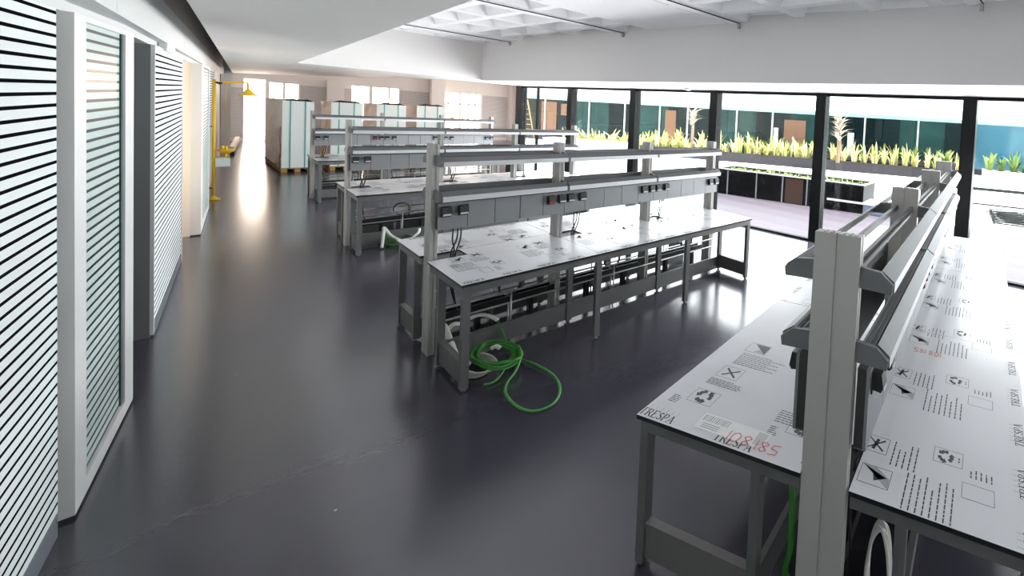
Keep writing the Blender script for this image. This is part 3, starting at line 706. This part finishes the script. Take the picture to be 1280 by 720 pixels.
MB().tube([(0, 0, .88), (.14, 0, .88), (.14, 0, .97)], .019, 8).build('eyewash_arm', 'shower_yellow', t)
sg = MB(); sg.box(.02, .19, -.03, -.01, .69, .87); sg.build('instruction_plate', 'mint_plastic', t)
MB().tube([(-.10, 0, .25), (0, 0, .25)], .018, 8).build('supply_pipe', 'black_plastic', t)
t = thing('wooden_block', 'pale upright wooden block on the floor behind the emergency shower', 'block', (1.25, 25.4, 0))
bk = MB(); bk.prism([(-.04, 0), (.05, 0), (.42, 5.0), (.33, 5.0)], .12, .30); bk.build('block_body', 'wood_block', t)
bk = MB(); bk.box(-.03, .06, .02, .3, 0, .12); bk.box(.25, .34, 4.5, 4.8, 0, .12); bk.build('block_foot', 'black_plastic', t)
t = thing('waste_bag', 'full black waste bag slumped by the white column behind the shelves', 'bag', (5.55, 15.2, 0))
MB().lathe(0, 0, [(.10, 0), (.22, .05), (.24, .4), (.18, .75), (.10, .95), (.04, 1.02)], 14).build('bag_body', 'black_plastic', t)
MB().lathe(0, 0, [(.03, 1.0), (.09, 1.12), (.02, 1.14)], 10).build('bag_neck', 'black_plastic', t)

# ------------------------------------------------------------------ terrace
def leaf(mb, base, az, ln, lean, wid, m=0):
    pr = []
    for k in range(5):
        f = k/4; bend = lean*f*f
        c = Vector((base[0]+math.cos(az)*ln*bend, base[1]+math.sin(az)*ln*bend, base[2]+ln*f*(1-.35*bend)))
        w = wid*[.35, .9, 1., .7, .05][k]; sd = Vector((-math.sin(az), math.cos(az), 0))*w
        pr.append(mb.add([c-sd, c+Vector((0, 0, -.12*w)), c+sd]))
    for a, c in zip(pr, pr[1:]):
        mb.face((a, a+1, c+1, c), m, True); mb.face((a+1, a+2, c+2, c+1), m, True)
def plant_mesh(seed, n, h, wid):
    rnd = random.Random(seed); mb = MB()
    for i in range(n):
        leaf(mb, (rnd.uniform(-.12, .12), rnd.uniform(-.12, .12), 0), rnd.uniform(0, 6.28), h*rnd.uniform(.55, 1.1), rnd.uniform(.1, .75), wid*rnd.uniform(.7, 1.3))
    return mb
def planter(name, label, p0, p1, depth, h, mat, rim, group=None, z0=-.06):
    """box planter whose front edge runs from p0 to p1; depth goes away from the room"""
    d = Vector((p1[0]-p0[0], p1[1]-p0[1])); Ln = d.length
    t = thing(name, label, 'planter', (p0[0], p0[1], z0), math.atan2(d.y, d.x), group)
    w = MB(); w.box(0, Ln, 0, .05, 0, h); w.box(0, Ln, depth-.05, depth, 0, h); w.box(0, .05, .05, depth-.05, 0, h); w.box(Ln-.05, Ln, .05, depth-.05, 0, h); w.build('planter_box', mat, t)
    r = MB(); r.box(-.01, Ln+.01, -.012, .062, h, h+.025); r.box(-.01, Ln+.01, depth-.06, depth+.01, h, h+.025); r.box(-.01, .06, .062, depth-.06, h, h+.025); r.box(Ln-.06, Ln+.01, .062, depth-.06, h, h+.025); r.build('planter_rim', rim, t)
    s_ = MB(); s_.box(.05, Ln-.05, .05, depth-.05, .02, h-.06); s_.build('soil_bed', 'soil', t)
    return t, Ln
# near black planter with a brown door panel, low ground cover
t, Ln = planter('planter_near', 'long black planter box with a brown panel on the deck, low ground cover in it', (8.80, 10.1), (9.56, 5.15), .95, .80, 'planter_black', 'planter_rim')
t.name = 'planter'
for a in (.55, 1.6, 2.5, 3.3): 
    q_ = MB(); q_.box(Ln*a/5-.02, Ln*a/5+.02, -.014, 0, .02, .80); q_.build('planter_strut', 'mullion_steel', t)
q_ = MB(); q_.box(2.60, 3.18, -.010, 0, .06, .76); q_.build('side_panel', 'planter_brown', t)
rt = t; ang = t.rotation_euler.z
def loc2(t, a, b_, z): 
    c, s_ = math.cos(t.rotation_euler.z), math.sin(t.rotation_euler.z); return (t.location.x+a*c-b_*s_, t.location.y+a*s_+b_*c, z)
gc = MB(); rnd = random.Random(3)
for i in range(420):
    a = rnd.uniform(.1, Ln-.1); b_ = rnd.uniform(.08, .85); base = loc2(t, a, b_, .675)
    leaf(gc, base, rnd.uniform(0, 6.28), rnd.uniform(.06, .13), rnd.uniform(.3, 1.0), .022)
gc = gc.build('ground_cover', 'leaf_green'); tag(gc, 'low green ground cover growing in the black planter', 'plants', kind='stuff')
# white bench block in front of it
t = thing('bench_block', 'low white bench block beside the black planter on the deck', 'bench', (9.35, 6.72, -.06), math.atan2(-2.3, .35))
q_ = MB(); q_.box(0, 2.35, .0, .55, .06, .30); q_.build('bench_base', 'low_wall_paint', t)
q_ = MB(); q_.box(-.02, 2.38, -.03, .58, .30, .36); q_.build('bench_top', 'facade_white', t)
q_ = MB(); q_.box(.06, 2.29, .05, .5, 0, .06); q_.build('bench_foot', 'planter_grey', t)
# long planter
A0, A1 = Vector((13.75, 21.9)), Vector((19.6, 5.1))
t, Ln = planter('planter', 'very long dark planter across the terrace, full of upright leafy plants', A0, A1, 1.0, .50, 'planter_grey', 'planter_grey')
longp = t
vars_ = []
for s_ in range(5):
    o = plant_mesh(s_+11, 11, 1.0, .06).build('leafy_plant', 'leaf_yellow'); vars_.append(o)
PLAB = 'upright broad-leaved plant in the long dark planter'
def put(src, loc, rz, sc, label, group, mat=None):
    o = src if not src.get('used') else src.copy()
    if src.get('used'): COL.objects.link(o)
    src['used'] = 1
    o.location = loc; o.rotation_euler = (0, 0, rz); o.scale = (sc[0], sc[0], sc[1]); tag(o, label, 'plant', group)
    if 'used' in o and o is not src: del o['used']
    return o
rnd = random.Random(5); k = 0; a = .3
while a < Ln-.2:
    for b_ in (.3, .72):
        put(vars_[k % 5], loc2(t, a+rnd.uniform(-.1, .1), b_+rnd.uniform(-.06, .06), .38), rnd.uniform(0, 6.28), (rnd.uniform(.7, 1.1), rnd.uniform(.55, 1.25)), PLAB, 'upright plants in the long planter'); k += 1
    a += .52
# second row of darker plants at the foot of the glass building
vd = [plant_mesh(s_+31, 18, 1.0, .08).build('leafy_plant', 'leaf_green') for s_ in range(3)]
t2, Ln2 = planter('planter', 'low grey planter at the foot of the glass building', (17.95, 18.0), (22.1, 6.0), .8, .55, 'planter_grey', 'planter_grey')
a = .3
while a < Ln2-.2:
    put(vd[k % 3], loc2(t2, a, .4+rnd.uniform(-.1, .1), .44), rnd.uniform(0, 6.28), (rnd.uniform(.5, .6), rnd.uniform(.7, 1.05)), 'dark green plant in the planter along the glass building', 'plants along the glass building'); k += 1; a += .62
t3, Ln3 = planter('planter', 'white planter box beyond the last window post', (21.0, 4.6), (22.6, -2.0), .8, .5, 'facade_white', 'facade_white')
a = .3
while a < Ln3-.2:
    put(vd[k % 3], loc2(t3, a, .4, .39), rnd.uniform(0, 6.28), (rnd.uniform(.9, 1.3), rnd.uniform(.8, 1.2)), 'green plant in the white planter beyond the last window post', 'plants in the white planter'); k += 1; a += .6
# square tub at the end of the long planter
t, l_ = planter('planter', 'small square dark planter tub at the end of the long planter', (17.6, 5.9), (17.85, 5.15), .8, .95, 'planter_grey', 'planter_grey')
put(vd[0], loc2(t, .4, .4, .8), 1., (.8, .6), 'small plant in the square dark tub', None)
# palm behind the fourth post
t = thing('palm', 'tall pale palm with drooping fronds behind the second-last window post', 'palm', (17.3, 10.9, .38))
MB().tube(spline([(0, 0, 0), (.05, .0, .9), (.0, .05, 1.7), (.03, 0, 2.2)], 5), [.11]*15+[.08], 9).build('palm_trunk', 'bark', t)
pm = MB(); rnd = random.Random(9)
for i in range(60): leaf(pm, (.0, 0, rnd.uniform(.9, 2.2)), rnd.uniform(0, 6.28), rnd.uniform(.5, .95), rnd.uniform(.5, 1.3), .03)
pm.build('palm_fronds', 'leaf_pale', t)
t = thing('palm', 'slim palm with drooping fronds behind the third window post', 'palm', (14.85, 18.9, .38))
MB().tube([(0, 0, 0), (.02, 0, 2.0)], .08, 9).build('palm_trunk', 'bark', t)
pm = MB()
for i in range(44): leaf(pm, (.0, 0, rnd.uniform(1.1, 2.0)), rnd.uniform(0, 6.28), rnd.uniform(.4, .8), rnd.uniform(.6, 1.4), .025)
pm.build('palm_fronds', 'leaf_pale', t)
# low white wall at the left of the terrace with its own plants
t = thing('low_wall', 'low pale blue wall running along the left end of the terrace', 'low wall', (11.4, 27.6, -.06), math.atan2(-4.7, 1.75))
q_ = MB(); q_.box(0, 5.2, 0, .7, 0, .50); q_.build('wall_body', 'low_wall_paint', t); q_ = MB(); q_.box(-.03, 5.23, -.03, .73, .5, .56); q_.build('wall_coping', 'facade_white', t)
lw = t
vy = vars_[:3]
for i in range(16):
    put(vars_[i % 5], loc2(lw, .2+i*.36, 1.3, -.0), rnd.uniform(0, 6.28), (1.2, rnd.uniform(1.0, 1.35)), 'tall yellow-green plant behind the low pale blue wall', 'plants behind the low wall')
# glass building across the terrace
FA, FB = Vector((13.0, 36.0)), Vector((27.6, -7.0))
d = FB-FA; Ln = d.length
t = thing('office_building', 'low office building with white eaves and dark glass front across the terrace', 'building', (FA.x, FA.y, -.06), math.atan2(d.y, d.x))
def along(y): return (FA.y-y)/ (FA.y-FB.y)*Ln
edges = [0, along(33.5), along(30), along(27.3), along(24.76), along(22.8), along(19.5), along(17.2), along(14.52), along(11.65), along(8.67), along(6.0), along(2.5), along(-1.5), Ln]
for i, (a, c) in enumerate(zip(edges, edges[1:])):
    for h_ in (0, 1):
        m_ = a+.05+(c-a-.1)*(.28+.13*((i*7) % 4))
        q_ = MB(); q_.box(a+.05 if h_ == 0 else m_, m_ if h_ == 0 else c-.05, .05, .10, .3, 2.86); q_.build('glass_bay', 'facade_sky_tint' if i in (11, 12, 13) else ('facade_teal', 'facade_dark')[(h_+i) % 2], t)
    q_ = MB(); q_.box(a-.05, a+.05, .0, .12, .3, 3.06); q_.build('mullion', 'mullion_steel', t)
    q_ = MB(); q_.box(a+.05, c-.05, .02, .09, 2.86, 3.06); q_.build('transom_band', 'facade_band', t)
q_ = MB(); q_.box(0, Ln, -.02, .4, 0, .3); q_.build('building_plinth', 'planter_grey', t)
q_ = MB(); q_.box(0, Ln, -.7, 6, 3.06, 3.6); q_.build('eaves', 'facade_white', t)
q_ = MB(); q_.box(0, Ln, .2, 5.8, .3, 3.06); q_.build('building_core', 'planter_grey', t)
for a, w, z0, z1 in [(along(24.0), .8, .5, 2.6), (along(15.8), 1.4, .9, 2.45), (along(33.2), 1.3, .4, 2.7), (along(31.9), .7, 1.8, 2.6), (along(20.9), .5, .6, 2.4)]:
    q_ = MB(); q_.box(a-w/2, a+w/2, .03, .05, z0, z1); q_.build('brown_screen', 'brown_wood', t)
for a, w, z0, z1 in [(along(12.4), .35, .5, 1.9), (along(16.9), .25, .5, 1.9)]:
    q_ = MB(); q_.box(a-w/2, a+w/2, -.14, -.04, z0, z1); q_.build('white_column', 'facade_white', t)
# ladder leaning by the brown screen
t = thing('step_ladder', 'open wooden step ladder in front of the brown screen at the terrace end', 'ladder', (12.75, 33.9, -.06), 1.9)
for s_, nm in ((-1, 'ladder_front'), (1, 'ladder_rear')):
    q_ = MB()
    for x in (-.35, .35): q_.tube([(x*1.15, s_*.5, 0), (x*.7, s_*.03, 2.75)], .035, 6)
    for i in range(1, 8): f = i/8; w = .35*(1.15-.45*f); q_.tube([(-w, s_*(.5-.47*f), 2.75*f), (w, s_*(.5-.47*f), 2.75*f)], .025, 6)
    q_.build(nm, 'ladder_wood', t)
# folded metal frames lying on the paving
t = thing('metal_frames', 'pile of dark metal grid frames lying on the white paving', 'metal frame', (11.9, 1.75, -.06), .3)
t.name = 'metal_frame'
for i in range(4):
    q_ = MB(); z = .03+.06*i; ro = .2*i
    for k2 in range(6): 
        x = -.55+k2*.22; q_.tube([(x*math.cos(ro)-.5*math.sin(ro)*-1, x*math.sin(ro)-.5, z), (x*math.cos(ro)-.5*math.sin(ro), x*math.sin(ro)+.5, z+.03)], .018, 6)
    q_.tube([(-.6, -.5, z), (.6, -.5+.2*ro, z)], .02, 6); q_.tube([(-.6, .5, z+.02), (.6, .5, z+.02)], .02, 6)
    q_.build('grid_frame', 'black_metal', t)
mb = MB(); mb.prism([(17.0, 4.9), (17.1, 4.9), (19.4, -3), (19.3, -3)][::-1], -.06, .06); o = struct(mb, 'trim_5', 'black_metal')
mb = MB(); mb.prism([(13.2, 6.0), (13.26, 6.0), (15.5, -3), (15.44, -3)][::-1], -.06, -.01); o = struct(mb, 'trim_6', 'planter_grey')

# ------------------------------------------------------------------ light
w = bpy.data.worlds.new('World'); SC.world = w; w.use_nodes = True
bg = w.node_tree.nodes['Background']; bg.inputs[0].default_value = (.92, .96, 1.0, 1); bg.inputs[1].default_value = 5.0
def sun(name, direction, e, col, ang=.5):
    l = bpy.data.lights.new(name, 'SUN'); l.energy = e; l.color = col; l.angle = math.radians(ang)
    o = bpy.data.objects.new(name, l); COL.objects.link(o); o.rotation_euler = Vector(direction).to_track_quat('-Z', 'Y').to_euler()
sun('sun_light', (-.16, .62, -.77), 16.0, (1, .95, .88))
def area(name, loc, d, sx, sy, e, col):
    l = bpy.data.lights.new(name, 'AREA'); l.shape = 'RECTANGLE'; l.size = sx; l.size_y = sy; l.energy = e; l.color = col
    o = bpy.data.objects.new(name, l); COL.objects.link(o); o.location = loc; o.rotation_euler = Vector(d).to_track_quat('-Z', 'Z').to_euler()
for n in range(0, 7):
    x0, y0 = wpost(n+.5); area('window_daylight', (x0-.12, y0, 1.5), (-1, -.06, -.05), 2.5, 2.6, 115 if n < 3 else 85, (.97, .98, 1.0))
for k in range(3):
    a_ = (k+.5)/3; area('far_zone_fill_light', (6.0+5.6*a_-.1, 16.3+15.6*a_, 1.5), (-1, .36, -.05), 4.5, 2.4, 75, (1, .93, .88))  # added fill lamps along the solid closing wall, brightening the far zone
area('doorway_daylight', (2.13, 31.8, 1.4), (0, -1, -.05), .5, 2.5, 28, (1, .74, .52))
area('doorway_daylight', (9.0, 31.8, 1.4), (-.2, -1, 0), 1.6, 2.4, 90, (1, .72, .50))
area('doorway_daylight', (5.6, 31.8, 1.9), (0, -1, 0), 1.4, 1.6, 70, (1, .72, .50))
area('jamb_fill_light', (-.75, 10.75, 1.5), (.62, .78, 0), .5, 2.2, 30, (1, .84, .68))  # added lamp hidden in the recess, warms and brightens the cream jamb
sd = thing('smoke_detector', 'small round white detector under the bulkhead above the windows', 'smoke detector', (5.86, 7.67, 2.951))
MB().lathe(0, 0, [(.05, -.05), (.075, -.03), (.08, -.0005)], 16).build('detector_body', 'white_frame', sd)
MB().lathe(0, 0, [(.02, -.06), (.045, -.051)], 12).build('detector_sensor', 'planter_rim', sd)
vs = SC.view_settings; vs.view_transform = 'Standard'; vs.look = 'None'; vs.exposure = 0.2; vs.gamma = 1.0; vs.use_curve_mapping = False
